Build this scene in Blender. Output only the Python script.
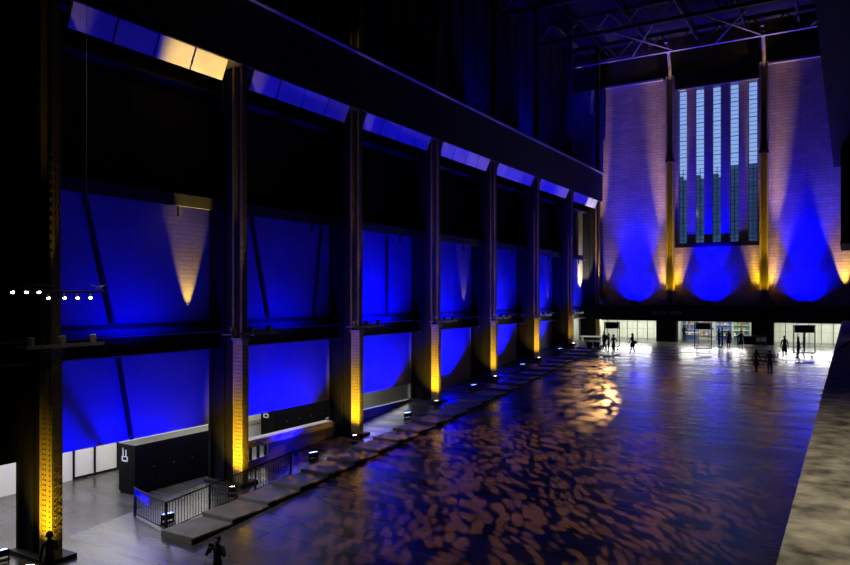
import bpy, bmesh, math, random
from mathutils import Vector, Matrix
random.seed(7)
for o in list(bpy.data.objects): bpy.data.objects.remove(o)
SC = bpy.context.scene
COL = SC.collection
R = math.radians

# ------------------------------------------------------------------ camera, world, exposure
CZ = 4.65
cd = bpy.data.cameras.new('camera'); cam = bpy.data.objects.new('camera', cd); COL.objects.link(cam)
cd.sensor_width = 36; cd.lens = 708 / 850 * 36; cd.shift_y = 13.5 / 850
cd.clip_start = 0.05; cd.clip_end = 600
cam.location = (0, 0, CZ); cam.rotation_euler = (R(90), 0, R(30.9))
SC.camera = cam
SC.view_settings.view_transform = 'Standard'; SC.view_settings.look = 'None'
SC.view_settings.gamma = 1; SC.view_settings.use_curve_mapping = False
SC.view_settings.exposure = 0.0
w = bpy.data.worlds.new('dusk_sky'); SC.world = w; w.use_nodes = True
nt = w.node_tree; nt.nodes.clear()
wo = nt.nodes.new('ShaderNodeOutputWorld'); bg = nt.nodes.new('ShaderNodeBackground')
tc = nt.nodes.new('ShaderNodeTexCoord'); sx = nt.nodes.new('ShaderNodeSeparateXYZ'); cr = nt.nodes.new('ShaderNodeValToRGB')
nt.links.new(tc.outputs['Generated'], sx.inputs[0]); nt.links.new(sx.outputs['Z'], cr.inputs[0])
cr.color_ramp.elements[0].position = 0.05; cr.color_ramp.elements[0].color = (.36, .56, .98, 1)
cr.color_ramp.elements[1].position = 0.42; cr.color_ramp.elements[1].color = (.22, .36, .95, 1)
nt.links.new(cr.outputs[0], bg.inputs[0]); bg.inputs[1].default_value = 1.0
nt.links.new(bg.outputs[0], wo.inputs[0])

BLUE = (0.0, 0.0, 1.0); GOLD = (1.0, .60, .012); WARM = (1.0, .80, .50); WHITE = (1.0, .97, .88); AMBER = (1.0, .50, .22)

def spot(loc, target, power, color, size=80, blend=.4, radius=.08):
    l = bpy.data.lights.new('spot_lamp', 'SPOT'); l.energy = power; l.color = color
    l.spot_size = R(size); l.spot_blend = blend; l.shadow_soft_size = radius
    o = bpy.data.objects.new('spot_lamp', l); COL.objects.link(o); o.location = loc
    o.rotation_euler = (Vector(target) - Vector(loc)).to_track_quat('-Z', 'Y').to_euler()
    return o
def area(loc, target, power, color, sx_, sy_):
    l = bpy.data.lights.new('area_lamp', 'AREA'); l.energy = power; l.color = color
    l.shape = 'RECTANGLE'; l.size = sx_; l.size_y = sy_
    o = bpy.data.objects.new('area_lamp', l); COL.objects.link(o); o.location = loc
    o.rotation_euler = (Vector(target) - Vector(loc)).to_track_quat('-Z', 'Y').to_euler()
    return o
def leaf_gobo(o, scale, strength, color, lo, hi, rot=0):
    """leaf patterned glass in a projector: the lamp's own colour varies with direction"""
    l = o.data; l.use_nodes = True; t = l.node_tree; N = t.nodes; L = t.links
    em = [n for n in N if n.type == 'EMISSION'][0]
    c = N.new('ShaderNodeTexCoord'); s = N.new('ShaderNodeSeparateXYZ'); L.new(c.outputs['Normal'], s.inputs[0])
    dx = N.new('ShaderNodeMath'); dx.operation = 'DIVIDE'; L.new(s.outputs[0], dx.inputs[0]); L.new(s.outputs[2], dx.inputs[1])
    dy = N.new('ShaderNodeMath'); dy.operation = 'DIVIDE'; L.new(s.outputs[1], dy.inputs[0]); L.new(s.outputs[2], dy.inputs[1])
    cb = N.new('ShaderNodeCombineXYZ'); L.new(dx.outputs[0], cb.inputs[0]); L.new(dy.outputs[0], cb.inputs[1])
    nz = N.new('ShaderNodeTexNoise'); nz.inputs['Scale'].default_value = scale * .18; nz.inputs['Detail'].default_value = 2
    L.new(cb.outputs[0], nz.inputs['Vector'])
    wp = N.new('ShaderNodeVectorMath'); wp.operation = 'MULTIPLY_ADD'; wp.inputs[1].default_value = (2.6 / scale, 2.6 / scale, 0)
    L.new(nz.outputs['Color'], wp.inputs[0]); L.new(cb.outputs[0], wp.inputs[2])
    mp = N.new('ShaderNodeMapping'); mp.inputs['Rotation'].default_value = (0, 0, R(rot)); mp.inputs['Scale'].default_value = (1, 3.0, 1)
    L.new(wp.outputs[0], mp.inputs[0])
    vo = N.new('ShaderNodeTexVoronoi'); vo.inputs['Scale'].default_value = scale; L.new(mp.outputs[0], vo.inputs['Vector'])
    n2 = N.new('ShaderNodeTexNoise'); n2.inputs['Scale'].default_value = scale * .25; L.new(cb.outputs[0], n2.inputs['Vector'])
    ad = N.new('ShaderNodeMath'); ad.operation = 'MULTIPLY_ADD'
    L.new(n2.outputs['Fac'], ad.inputs[0]); ad.inputs[1].default_value = -.6; L.new(vo.outputs['Distance'], ad.inputs[2])
    rp = N.new('ShaderNodeMapRange'); rp.inputs['From Min'].default_value = hi; rp.inputs['From Max'].default_value = lo
    L.new(ad.outputs[0], rp.inputs['Value'])
    mu = N.new('ShaderNodeMath'); mu.operation = 'MULTIPLY'; mu.inputs[1].default_value = strength
    L.new(rp.outputs[0], mu.inputs[0]); L.new(mu.outputs[0], em.inputs['Strength'])
    em.inputs['Color'].default_value = (*color, 1)

# ------------------------------------------------------------------ layout of the hall (metres; Y runs down the hall, Z=0 is the landing)
XF, XW, YE = -22.6, -24.6, 75.0          # column fronts, left wall, far wall
SL = .0834
def rz(y): return 0.0 if y >= 66 else max(-4.2, -SL * (66 - y))
YC = [13.75 + 8.55 * i for i in range(8)]
sn, cs = math.sin(R(30.9)), math.cos(R(30.9))
def dirv(u):
    a = (u - 425) / 708; return (-sn + a * cs, cs + a * sn)
def ux(u, Y): x, y = dirv(u); return x / y * Y
def uy(u, X): x, y = dirv(u); return y / x * X
def on_floor(u, v):
    x, y = dirv(u); k = (v - 296) / 708
    t = (CZ + SL * 66) / (k + SL * y)
    if y * t > 66: t = CZ / k
    return x * t, y * t

# gobo projectors hung under the roof steel
o = spot((-6, 34, 24), (-12.4, 28.5, -3.0), 30000, (1, 1, 1), 47, .7, .02); leaf_gobo(o, 34, 1, (1.0, .37, .13), .07, .30, 30)
o = spot((-20.6, 72.3, 9.5), (-17.6, 54.5, -1.0), 44000, (1, 1, 1), 13, .9, .06); leaf_gobo(o, 66, 1, (1.0, .50, .18), .04, .20)
o = spot((-20.6, 72.0, 9.5), (-15.0, 45.0, -1.6), 27000, (1, 1, 1), 10, 1, .10); leaf_gobo(o, 52, 1, (1.0, .50, .17), .10, .30, 75)
o = spot((-8, 52, 24), (-9.5, 46.0, -1.6), 9000, (1, 1, 1), 28, .8, .02); leaf_gobo(o, 38, 1, (1.0, .42, .15), .04, .22, 60)

# ------------------------------------------------------------------ materials
def mat(name, color, rough=.6, metal=0, emit=None, estr=0, bump=0, bscale=8, var=0, vscale=3, spec=.5):
    m = bpy.data.materials.new(name); m.use_nodes = True; t = m.node_tree; b = t.nodes['Principled BSDF']
    b.inputs['Base Color'].default_value = (*color, 1); b.inputs['Roughness'].default_value = rough
    b.inputs['Metallic'].default_value = metal; b.inputs['Specular IOR Level'].default_value = spec
    if emit: b.inputs['Emission Color'].default_value = (*emit, 1); b.inputs['Emission Strength'].default_value = estr
    if var or bump:
        tc = t.nodes.new('ShaderNodeTexCoord')
    if var:
        n = t.nodes.new('ShaderNodeTexNoise'); n.inputs['Scale'].default_value = vscale; n.inputs['Detail'].default_value = 5
        t.links.new(tc.outputs['Object'], n.inputs['Vector'])
        r = t.nodes.new('ShaderNodeValToRGB'); r.color_ramp.elements[0].position = .3; r.color_ramp.elements[1].position = .7
        r.color_ramp.elements[0].color = (*[x * (1 - var) for x in color], 1); r.color_ramp.elements[1].color = (*[min(1, x * (1 + var)) for x in color], 1)
        t.links.new(n.outputs['Fac'], r.inputs[0]); t.links.new(r.outputs[0], b.inputs['Base Color'])
    if bump:
        n = t.nodes.new('ShaderNodeTexNoise'); n.inputs['Scale'].default_value = bscale; n.inputs['Detail'].default_value = 4
        t.links.new(tc.outputs['Object'], n.inputs['Vector'])
        bp = t.nodes.new('ShaderNodeBump'); bp.inputs['Strength'].default_value = bump
        t.links.new(n.outputs['Fac'], bp.inputs['Height']); t.links.new(bp.outputs[0], b.inputs['Normal'])
    return m
def brick_mat(name, c1, c2, mortar, axis, scale, rough=.8):
    m = mat(name, c1, rough); t = m.node_tree; b = t.nodes['Principled BSDF']
    tc = t.nodes.new('ShaderNodeTexCoord'); s = t.nodes.new('ShaderNodeSeparateXYZ'); c = t.nodes.new('ShaderNodeCombineXYZ')
    t.links.new(tc.outputs['Object'], s.inputs[0]); t.links.new(s.outputs[axis], c.inputs[0]); t.links.new(s.outputs[2], c.inputs[1])
    br = t.nodes.new('ShaderNodeTexBrick'); br.inputs['Scale'].default_value = scale
    br.inputs['Color1'].default_value = (*c1, 1); br.inputs['Color2'].default_value = (*c2, 1); br.inputs['Mortar'].default_value = (*mortar, 1)
    br.inputs['Mortar Size'].default_value = .03; br.inputs['Brick Width'].default_value = 1.1; br.inputs['Row Height'].default_value = .3
    t.links.new(c.outputs[0], br.inputs['Vector'])
    n = t.nodes.new('ShaderNodeTexNoise'); n.inputs['Scale'].default_value = .7; n.inputs['Detail'].default_value = 6
    t.links.new(tc.outputs['Object'], n.inputs['Vector'])
    mr = t.nodes.new('ShaderNodeMapRange'); mr.inputs['To Min'].default_value = .65; mr.inputs['To Max'].default_value = 1.25
    t.links.new(n.outputs['Fac'], mr.inputs['Value'])
    mx = t.nodes.new('ShaderNodeVectorMath'); mx.operation = 'SCALE'
    t.links.new(br.outputs['Color'], mx.inputs[0]); t.links.new(mr.outputs[0], mx.inputs['Scale'])
    t.links.new(mx.outputs[0], b.inputs['Base Color'])
    bp = t.nodes.new('ShaderNodeBump'); bp.inputs['Strength'].default_value = .35; bp.inputs['Distance'].default_value = .05; bp.invert = True
    t.links.new(br.outputs['Fac'], bp.inputs['Height']); t.links.new(bp.outputs[0], b.inputs['Normal'])
    return m
def floor_mat():
    m = mat('polished_concrete', (.2, .2, .2), .3); t = m.node_tree; b = t.nodes['Principled BSDF']
    tc = t.nodes.new('ShaderNodeTexCoord')
    n = t.nodes.new('ShaderNodeTexNoise'); n.inputs['Scale'].default_value = .55; n.inputs['Detail'].default_value = 8
    t.links.new(tc.outputs['Object'], n.inputs['Vector'])
    r = t.nodes.new('ShaderNodeValToRGB'); r.color_ramp.elements[0].position = .3; r.color_ramp.elements[1].position = .72
    r.color_ramp.elements[0].color = (.04, .039, .038, 1); r.color_ramp.elements[1].color = (.095, .093, .09, 1)
    t.links.new(n.outputs['Fac'], r.inputs[0])
    # pour joints across the ramp
    br = t.nodes.new('ShaderNodeTexBrick'); br.inputs['Scale'].default_value = 1; br.inputs['Brick Width'].default_value = 7.2; br.inputs['Row Height'].default_value = 2.85
    br.inputs['Mortar Size'].default_value = .012; br.inputs['Color1'].default_value = (1, 1, 1, 1); br.inputs['Color2'].default_value = (.86, .86, .86, 1); br.inputs['Mortar'].default_value = (.3, .3, .3, 1)
    t.links.new(tc.outputs['Object'], br.inputs['Vector'])
    mx = t.nodes.new('ShaderNodeVectorMath'); mx.operation = 'MULTIPLY'
    t.links.new(r.outputs[0], mx.inputs[0]); t.links.new(br.outputs['Color'], mx.inputs[1]); t.links.new(mx.outputs[0], b.inputs['Base Color'])
    n2 = t.nodes.new('ShaderNodeTexNoise'); n2.inputs['Scale'].default_value = .4; n2.inputs['Detail'].default_value = 5
    mp = t.nodes.new('ShaderNodeMapping'); mp.inputs['Scale'].default_value = (.35, 3.2, 1)
    t.links.new(tc.outputs['Object'], mp.inputs[0]); t.links.new(mp.outputs[0], n2.inputs['Vector'])
    mr = t.nodes.new('ShaderNodeMapRange'); mr.inputs['From Min'].default_value = .3; mr.inputs['From Max'].default_value = .7
    mr.inputs['To Min'].default_value = .18; mr.inputs['To Max'].default_value = .38
    t.links.new(n2.outputs['Fac'], mr.inputs['Value']); t.links.new(mr.outputs[0], b.inputs['Roughness'])
    bp = t.nodes.new('ShaderNodeBump'); bp.inputs['Strength'].default_value = .03; bp.inputs['Distance'].default_value = .04
    t.links.new(n2.outputs['Fac'], bp.inputs['Height']); t.links.new(bp.outputs[0], b.inputs['Normal'])
    return m
M = dict(
    floor=floor_mat(),
    panel=mat('painted_wall_panel', (.20, .20, .22), .6, var=.06, vscale=.5),
    plaster=mat('white_plaster', (.66, .65, .60), .7, var=.04, vscale=1),
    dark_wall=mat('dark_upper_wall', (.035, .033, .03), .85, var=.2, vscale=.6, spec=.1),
    brick_left=brick_mat('brick_left', (.24, .21, .19), (.20, .18, .16), (.15, .14, .13), 1, 1.6),
    brick_far=brick_mat('brick_far', (.50, .40, .22), (.41, .32, .17), (.27, .22, .14), 0, 1.0),
    column_paint_dim=mat('column_paint_dim', (.11, .09, .04), .65, var=.15, vscale=4, spec=.2),  # darker copy for upper shafts, their weaker light put into the colour
    column_paint_lit=mat('column_paint_lit', (.25, .20, .075), .65, var=.15, vscale=4, spec=.2),  # yellowish, with some of the gold uplight put into the colour
    steel=mat('grey_steel_paint', (.13, .12, .10), .5, .0, bump=.1, bscale=20, var=.15, vscale=4),
    dark_steel=mat('dark_steel_paint', (.008, .008, .009), .6, .0, var=.2, vscale=2, spec=.25),
    rivet=mat('rivet_paint', (.05, .045, .035), .5),
    glow_panel=mat('pale_sloped_panel', (.40, .39, .36), .55, var=.12, vscale=1.2),
    black=mat('black_lacquer', (.004, .004, .005), .3, spec=.06),
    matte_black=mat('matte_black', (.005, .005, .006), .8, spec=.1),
    slab=mat('grey_stone_slab', (.17, .165, .15), .6, var=.22, vscale=1.3, bump=.06, bscale=6),
    concrete=mat('raw_concrete', (.30, .27, .21), .7, var=.8, vscale=3.4, bump=.4, bscale=7),
    timber=mat('pale_timber', (.60, .50, .30), .5, var=.12, vscale=4),
    tan=mat('tan_band', (.42, .38, .27), .6),
    roof=mat('roof_sheet', (.012, .012, .013), .9, spec=.05),
    lens_blue=mat('blue_lens', (.1, .1, .6), .3, emit=(.16, .26, 1.0), estr=9),
    lens_gold=mat('gold_lens', (.8, .7, .4), .3, emit=(1.0, .85, .5), estr=16),
    bulb=mat('white_bulb', (1, 1, 1), .3, emit=(1.0, .95, .82), estr=20),
    white_mark=mat('white_mark', (.85, .85, .85), .6),
    dim_letter=mat('dim_letter', (.30, .28, .36), .5),
    pale=mat('pale_panel', (.70, .70, .66), .5),
    white=mat('white_paint', (.82, .82, .80), .5),
    shop_wall=mat('shop_wall', (.58, .60, .54), .6, var=.05, vscale=2),
    blue_panel=mat('blue_shop_panel', (.06, .16, .55), .5),
    navy=mat('navy_screen', (.012, .012, .07), .4),
    teal=mat('teal_shelf', (.10, .22, .25), .5), red=mat('red_goods', (.42, .12, .08), .5), green=mat('green_goods', (.34, .45, .15), .5),
    orange=mat('orange_goods', (.55, .30, .10), .5),
    skin=mat('skin', (.45, .26, .19), .5), cloth=mat('black_cloth', (.012, .012, .016), .85), denim=mat('dark_denim', (.020, .024, .05), .85),
    grey_cloth=mat('grey_cloth', (.22, .22, .22), .85), maroon=mat('maroon_cloth', (.10, .018, .025), .85), navy_cloth=mat('navy_cloth', (.014, .018, .06), .85),
    hair=mat('dark_hair', (.012, .009, .007), .6), shoe=mat('black_shoe', (.012, .012, .012), .4),
    phone=mat('phone_body', (.02, .02, .03), .25), screen=mat('phone_screen', (.1, .12, .2), .2, emit=(.35, .5, 1), estr=.3),
    outside=mat('dark_outside_block', (.10, .16, .22), .7, var=.25, vscale=.3), outside_win=mat('outside_window', (.05, .10, .14), .3), outside_lit=mat('lit_outside_window', (.3, .4, .4), .4, emit=(.55, .75, .7), estr=.16),
)
gm = bpy.data.materials.new('window_glass'); gm.use_nodes = True; t = gm.node_tree; t.nodes.remove(t.nodes['Principled BSDF'])
tr = t.nodes.new('ShaderNodeBsdfTransparent'); tr.inputs[0].default_value = (.95, .97, .98, 1); gl = t.nodes.new('ShaderNodeBsdfGlossy'); gl.inputs['Roughness'].default_value = .05
mi = t.nodes.new('ShaderNodeMixShader'); mi.inputs[0].default_value = .06
t.links.new(tr.outputs[0], mi.inputs[1]); t.links.new(gl.outputs[0], mi.inputs[2]); t.links.new(mi.outputs[0], t.nodes['Material Output'].inputs[0])
M['glass'] = gm

# ------------------------------------------------------------------ mesh helpers
class MB:
    def __init__(s): s.bm = bmesh.new()
    def box(s, x0, x1, y0, y1, z0, z1, rot=None, piv=None):
        vs = [s.bm.verts.new((x, y, z)) for x in (x0, x1) for y in (y0, y1) for z in (z0, z1)]
        for f in ((0, 1, 3, 2), (4, 6, 7, 5), (0, 4, 5, 1), (2, 3, 7, 6), (0, 2, 6, 4), (1, 5, 7, 3)): s.bm.faces.new([vs[i] for i in f])
        if rot is not None: bmesh.ops.rotate(s.bm, verts=vs, cent=piv or ((x0 + x1) / 2, (y0 + y1) / 2, (z0 + z1) / 2), matrix=rot)
        return s
    def prism(s, pts, axis, a0, a1):
        """extrude a 2D outline along an axis ('x': pts are (y,z); 'y': (x,z); 'z': (x,y))"""
        def mk(p, a): return {'x': (a, p[0], p[1]), 'y': (p[0], a, p[1]), 'z': (p[0], p[1], a)}[axis]
        A = [s.bm.verts.new(mk(p, a0)) for p in pts]; B = [s.bm.verts.new(mk(p, a1)) for p in pts]
        n = len(pts); s.bm.faces.new(A); s.bm.faces.new(B[::-1])
        for i in range(n): s.bm.faces.new((A[i], A[(i + 1) % n], B[(i + 1) % n], B[i]))
        return s
    def cyl(s, p, q, r, r2=None, n=12):
        p, q = Vector(p), Vector(q); d = q - p
        mt = Matrix.Translation((p + q) / 2) @ d.to_track_quat('Z', 'Y').to_matrix().to_4x4()
        bmesh.ops.create_cone(s.bm, cap_ends=True, segments=n, radius1=r, radius2=r if r2 is None else r2, depth=d.length, matrix=mt); return s
    def sph(s, p, r, sc=(1, 1, 1), u=12, v=8):
        bmesh.ops.create_uvsphere(s.bm, u_segments=u, v_segments=v, radius=r, matrix=Matrix.Translation(p) @ Matrix.Diagonal((*sc, 1))); return s
    def tube(s, pts, r, n=8):
        for a, b in zip(pts[:-1], pts[1:]): s.cyl(a, b, r, n=n)
        for a in pts[1:-1]: s.sph(a, r, u=8, v=6)
        return s
    def build(s, name, m, parent=None, smooth=False, bevel=0):
        bmesh.ops.recalc_face_normals(s.bm, faces=s.bm.faces)
        me = bpy.data.meshes.new(name)
        if parent is not None:
            pm = parent
            inv = Matrix.Identity(4)
            while pm is not None: inv = inv @ pm.matrix_basis.inverted() if False else inv; pm = pm.parent
        s.bm.to_mesh(me); s.bm.free(); me.materials.append(m)
        if smooth:
            for p in me.polygons: p.use_smooth = True
        o = bpy.data.objects.new(name, me); COL.objects.link(o)
        if parent is not None: o.parent = parent
        if bevel:
            b = o.modifiers.new('bevel', 'BEVEL'); b.width = bevel; b.segments = 2; b.limit_method = 'ANGLE'
        return o
def tag(o, label, cat, group=None):
    o['label'] = label; o['category'] = cat
    if group: o['group'] = group
    return o
def struct(o): o['kind'] = 'structure'; return o
def empty(name, loc, rot=0, label=None, cat=None, group=None):
    o = bpy.data.objects.new(name, None); COL.objects.link(o); o.location = loc; o.rotation_euler = (0, 0, rot); o.empty_display_size = .1
    if label: tag(o, label, cat, group)
    return o
def copy_tree(o, parent=None):
    c = o.copy(); COL.objects.link(c); c.parent = parent
    for ch in list(o.children): copy_tree(ch, c)
    return c
def B(x0, x1, y0, y1, z0, z1, m, name, kind=True, bevel=0):
    o = MB().box(x0, x1, y0, y1, z0, z1).build(name, m, None, bevel=bevel)
    return struct(o) if kind else o

# ------------------------------------------------------------------ structure
mb = MB()
prof = [(-6, -4.2), (15.6, -4.2), (66, 0), (80, 0), (80, -5.2), (-6, -5.2)]
mb.prism(prof, 'x', XW, 2.4); struct(mb.build('floor', M['floor']))
B(-34, XW, -6, 76, -5.2, -4.2, M['floor'], 'floor_aisle')
# left wall: lower panels (bay 0-2 stop above the aisle opening), upper brick, dark top
struct(MB().box(-24.9, XW, -6, YC[0], -1.08, 8.6).build('wall_left_near', M['matte_black']))  # unlit near bay, its shade put into the black colour
mb = MB(); mb.box(-24.9, XW, YC[0], YC[3], -1.08, 2.6)
mb.box(-24.9, XW, YC[3], 76, -5, 2.6)
mb.box(-24.9, XW, YC[2], YC[3], -5, -2.1)
struct(mb.build('wall_left', M['panel']))
struct(MB().box(-24.9, XW, YC[0], 76, 2.6, 8.6).build('wall_left_brick', M['brick_left']))
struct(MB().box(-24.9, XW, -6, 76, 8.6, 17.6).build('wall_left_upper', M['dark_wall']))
mb = MB(); mb.box(-26.6, -26.2, -6, 76, 17.6, 31)
k = -4.
while k < 75: mb.box(-26.2, -26.05, k, k + .18, 17.6, 31); k += 2.14
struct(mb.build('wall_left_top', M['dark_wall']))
B(-26.6, -24.9, -6, 76, 17.2, 17.6, M['dark_wall'], 'floor_gantry')
# spandrel in the second bay with its own foot
mb = MB(); mb.prism([(25.6, rz(25.6) - .3), (30.8, rz(30.8) - .3), (30.8, -2.3), (25.6, -2.3)], 'x', -24.5, -24.15)
mb.prism([(22.6, rz(22.6) - .3), (25.6, rz(25.6) - .3), (25.6, -3.05), (22.6, -3.2)], 'x', -24.5, -24.15)
struct(mb.build('wall_spandrel', M['panel']))
struct(MB().box(XW, -24.45, 72.9, 75, 2.6, 13.5).build('wall_left_light_strip', M['brick_left']))  # added strip of wall, shaped to catch the corner light beam
# aisle behind
B(-34.3, -34, -6, 76, -4.2, -.8, M['plaster'], 'wall_aisle_end')
B(-32.3, -32, 8, 62, -4.2, -.8, M['plaster'], 'wall_aisle')
B(-34, XW - .3, -6, 62, -.95, -.6, M['plaster'], 'ceiling_aisle')
B(-34, -24.9, 8, 8.3, -4.2, -.8, M['plaster'], 'wall_aisle_front')
mb = MB()
for u in (74, 95, 118):
    y = uy(u, -31.95); mb.box(-32, -31.93, y - .04, y + .04, -4.2, -.95)
mb.box(-32, -31.95, uy(74, -31.95), uy(118, -31.95), -4.2, -4.08)
struct(mb.build('trim_1', M['matte_black']))
B(-32, -31.93, uy(120, -31.9), 40, -3.35, -3.12, M['tan'], 'trim_2')
# left end of the hall behind the camera and the right wall, roof
B(-34.3, 2.8, -6.3, -6, -5.2, 31, M['dark_wall'], 'wall_near')
B(2.4, 2.8, -6, 76, -5.2, 31, M['dark_wall'], 'wall_right')
B(-27, 2.8, -6.3, 76.5, 31, 31.4, M['roof'], 'ceiling')

# far wall: brick above the doors with the big window cut out
WX0, WX1, WZ0, WZ1 = ux(674.5, YE), ux(759.5, YE), 10.0, 25.6
mb = MB()
mb.box(-26.6, WX0, YE, YE + .8, 2.15, 26.9); mb.box(WX1, 2.8, YE, YE + .8, 2.15, 26.9)
mb.box(WX0, WX1, YE, YE + .8, 2.15, WZ0); mb.box(WX0, WX1, YE, YE + .8, WZ1, 26.9)
struct(mb.build('wall_far', M['brick_far']))
B(-26.6, 2.8, YE + .5, YE + .9, 26.9, 31, M['dark_wall'], 'wall_far_top')
mb = MB(); mb.box(-22.3, ux(664, YE), YE - .45, YE + .5, 26.75, 26.95); mb.box(ux(766, YE), 2.4, YE - .45, YE + .5, 26.75, 26.95)
struct(mb.build('trim_3', M['steel']))
B(ux(676, YE), ux(759, YE), YE - .3, YE, 25.55, 26.9, M['dark_steel'], 'trim_4')
B(ux(676, YE), ux(759, YE), YE - .4, YE - .3, 25.5, 25.62, M['steel'], 'trim_5')
B(WX0 - .15, WX1 + .15, YE - .10, YE + .1, WZ0 - .45, WZ0 - .05, M['dark_steel'], 'trim_6')
# window: five tall glazed strips between brick piers
strips = [(678.3, 686.5), (695, 703.8), (712, 720.6), (729.5, 738.6), (748, 757.3)]
sxs = [(ux(a, YE), ux(b, YE)) for a, b in strips]
edges = [WX0] + [q for p in sxs for q in p] + [WX1]
mb = MB()
for i in range(0, len(edges), 2): mb.box(edges[i], edges[i + 1], YE + .12, YE + .8, WZ0, WZ1)
struct(mb.build('wall_far_piers', M['brick_far']))
for i, (a, b) in enumerate(sxs):
    wn = struct(MB().box(a, a + .05, YE + .4, YE + .5, WZ0, WZ1).box(b - .05, b, YE + .4, YE + .5, WZ0, WZ1).build('window_%d' % (i + 1), M['dark_steel']))
    g = MB(); z = WZ0 + .3; n = 0
    while z < WZ1:
        g.box(a, b, YE + .4, YE + .48, z, z + (.03 if n % 4 else .06)); z += .42; n += 1
    if i in (1, 2, 3) or True: g.box((a + b) / 2 - .025, (a + b) / 2 + .025, YE + .42, YE + .47, WZ0, WZ0 + 7.5)
    g.build('window_bars', M['dark_steel'], wn)
    MB().box(a, b, YE + .44, YE + .45, WZ0, WZ1).build('window_pane', M['glass'], wn)
# building across the street behind the window
blk = empty('apartment_block', (0, 0, 0), 0, 'dark building outside seen through the lower half of the tall window', 'building')
MB().box(-46, -19.6, 140, 160, 0, 26.6).box(-19.6, 12, 140, 160, 0, 28.6).box(-14, 12, 139.6, 160, 0, 30.5).build('facade', M['outside'], blk)
for zz in range(16, 27, 2):
    for k in range(18):
        x = -44 + k * 3.1; lit = False
        if k > 3: MB().box(x, x + 1.7, 139.5, 140.1, zz, zz + 1.2).build('lit_window' if lit else 'window', M['outside_lit' if lit else 'outside_win'], blk)

# canopy band over the doors, pillars, shop rooms
B(-24.6, 2.4, YE - 1.8, YE + .2, 2.2, 3.75, M['matte_black'], 'trim_7')
SH = [(598, 657.5), (677.5, 752), (774, 846)]
px = [-24.6] + [ux(q, YE) for p in SH for q in p][:-1] + []
mb = MB(); mb.box(-24.6, ux(598, YE), YE - .6, YE + .4, 0, 2.2); mb.box(ux(657.5, YE), ux(677.5, YE), YE - .6, YE + .4, 0, 2.2)
mb.box(ux(752, YE), ux(774, YE), YE - .6, YE + .4, 0, 2.2)
struct(mb.build('wall_far_pillars', M['matte_black']))
for i, (a, b) in enumerate(SH):
    x0, x1 = ux(a, YE) - .6, ux(b, YE) + .6
    if i == 2: x1 = 2.4
    mb = MB(); mb.box(x0, x1, YE + 5, YE + 5.2, 0, 2.9); mb.box(x0 - .2, x0, YE + .8, YE + 5.2, 0, 2.9); mb.box(x1, x1 + .2, YE + .8, YE + 5.2, 0, 2.9)
    mb.box(x0, x1, YE + .8, YE + 5.2, 2.9, 3.1)
    struct(mb.build('wall_lobby', M['shop_wall']))
    jt = MB(); q = x0 + .7
    while q < x1: jt.box(q, q + .04, YE + 4.97, YE + 5.0, 0, 2.9); q += 1.15
    jt.box(x0, x1, YE + 4.97, YE + 5.0, 1.0, 1.04); struct(jt.build('trim_8', M['tan']))
    B(x0, x1, 80, YE + 5.2, -.2, 0, M['floor'], 'floor_lobby')
    area(((x0 + x1) / 2, YE + 2.2, 2.8), ((x0 + x1) / 2, YE + 2.2, 0), 520 if i != 1 else 400, (1.0, .98, .86), x1 - x0 - 1, 2.5)
    # glazed doors
    d = struct(MB().box(ux(a, YE), ux(b, YE), YE + .05, YE + .12, 2.08, 2.2).build('door_%d' % (i + 1), M['steel']))
    g = MB(); n = 6 if i != 1 else 7
    for k in range(n + 1):
        x = ux(a, YE) + (ux(b, YE) - ux(a, YE)) * k / n; g.box(x - .03, x + .03, YE + .05, YE + .11, 0, 2.1)
    g.build('door_frame', M['steel'], d)
    MB().box(ux(a, YE), ux(b, YE), YE + .075, YE + .085, 0.02, 2.1).build('door_pane', M['glass'], d)
# lobby light over the landing, from unseen area lamps added under the canopy
for (a, b) in SH:
    area(((ux(a, YE) + ux(b, YE)) / 2, YE - 1.0, 2.15), ((ux(a, YE) + ux(b, YE)) / 2, YE - 5.5, 0), 380, (1.0, .98, .92), abs(ux(b, YE) - ux(a, YE)) - 1, .5)

# concrete parapet at the right, beside the viewer
mb = MB(); mb.box(-.51, 2.4, -6, 73, -5, 2.45)
struct(mb.build('wall_parapet', M['concrete']))

# ------------------------------------------------------------------ beams along the left wall
def ibeam(x0, x1, y0, y1, z0, z1, fl=.07):
    xm = (x0 + x1) / 2
    return MB().box(x0, x1, y0, y1, z0, z0 + fl).box(x0, x1, y0, y1, z1 - fl, z1).box(xm - .04, xm + .04, y0, y1, z0, z1)
be = empty('floor_beam', (0, 0, 0), 0, 'long dark steel beam along the blue wall at mid height of the columns', 'beam')
ibeam(-24.55, -23.95, 2, 74.6, 2.32, 3.1).build('web', M['dark_steel'], be)
MB().box(-23.99, -23.94, 2, 74.6, 2.31, 2.36).box(-23.99, -23.94, 2, 74.6, 3.06, 3.11).build('flange_edge', M['steel'], be)
tag(MB().box(-24.58, -24.3, 2, 74.6, 3.36, 3.52).build('rail_pipe', M['dark_steel']), 'thin dark rail running just above the long floor beam', 'rail')
ub = empty('ledge_beam', (0, 0, 0), 0, 'dark projecting beam across the top of the blue lit wall, below black louvres', 'beam')
MB().box(-24.6, -23.6, 2, 72.2, 8.55, 8.8).build('plate', M['dark_steel'], ub)
MB().box(-23.65, -23.55, 2, 72.2, 8.35, 8.85).build('fascia', M['dark_steel'], ub)
mb = MB()
for i in range(8):
    for k in (1, 3): mb.box(-24.2, -24.1, YC[i] - 8.55 + 2.14 * k, YC[i] - 8.55 + 2.14 * k + .12, 8.0, 8.55)
mb.build('hanger', M['dark_steel'], ub)
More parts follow.
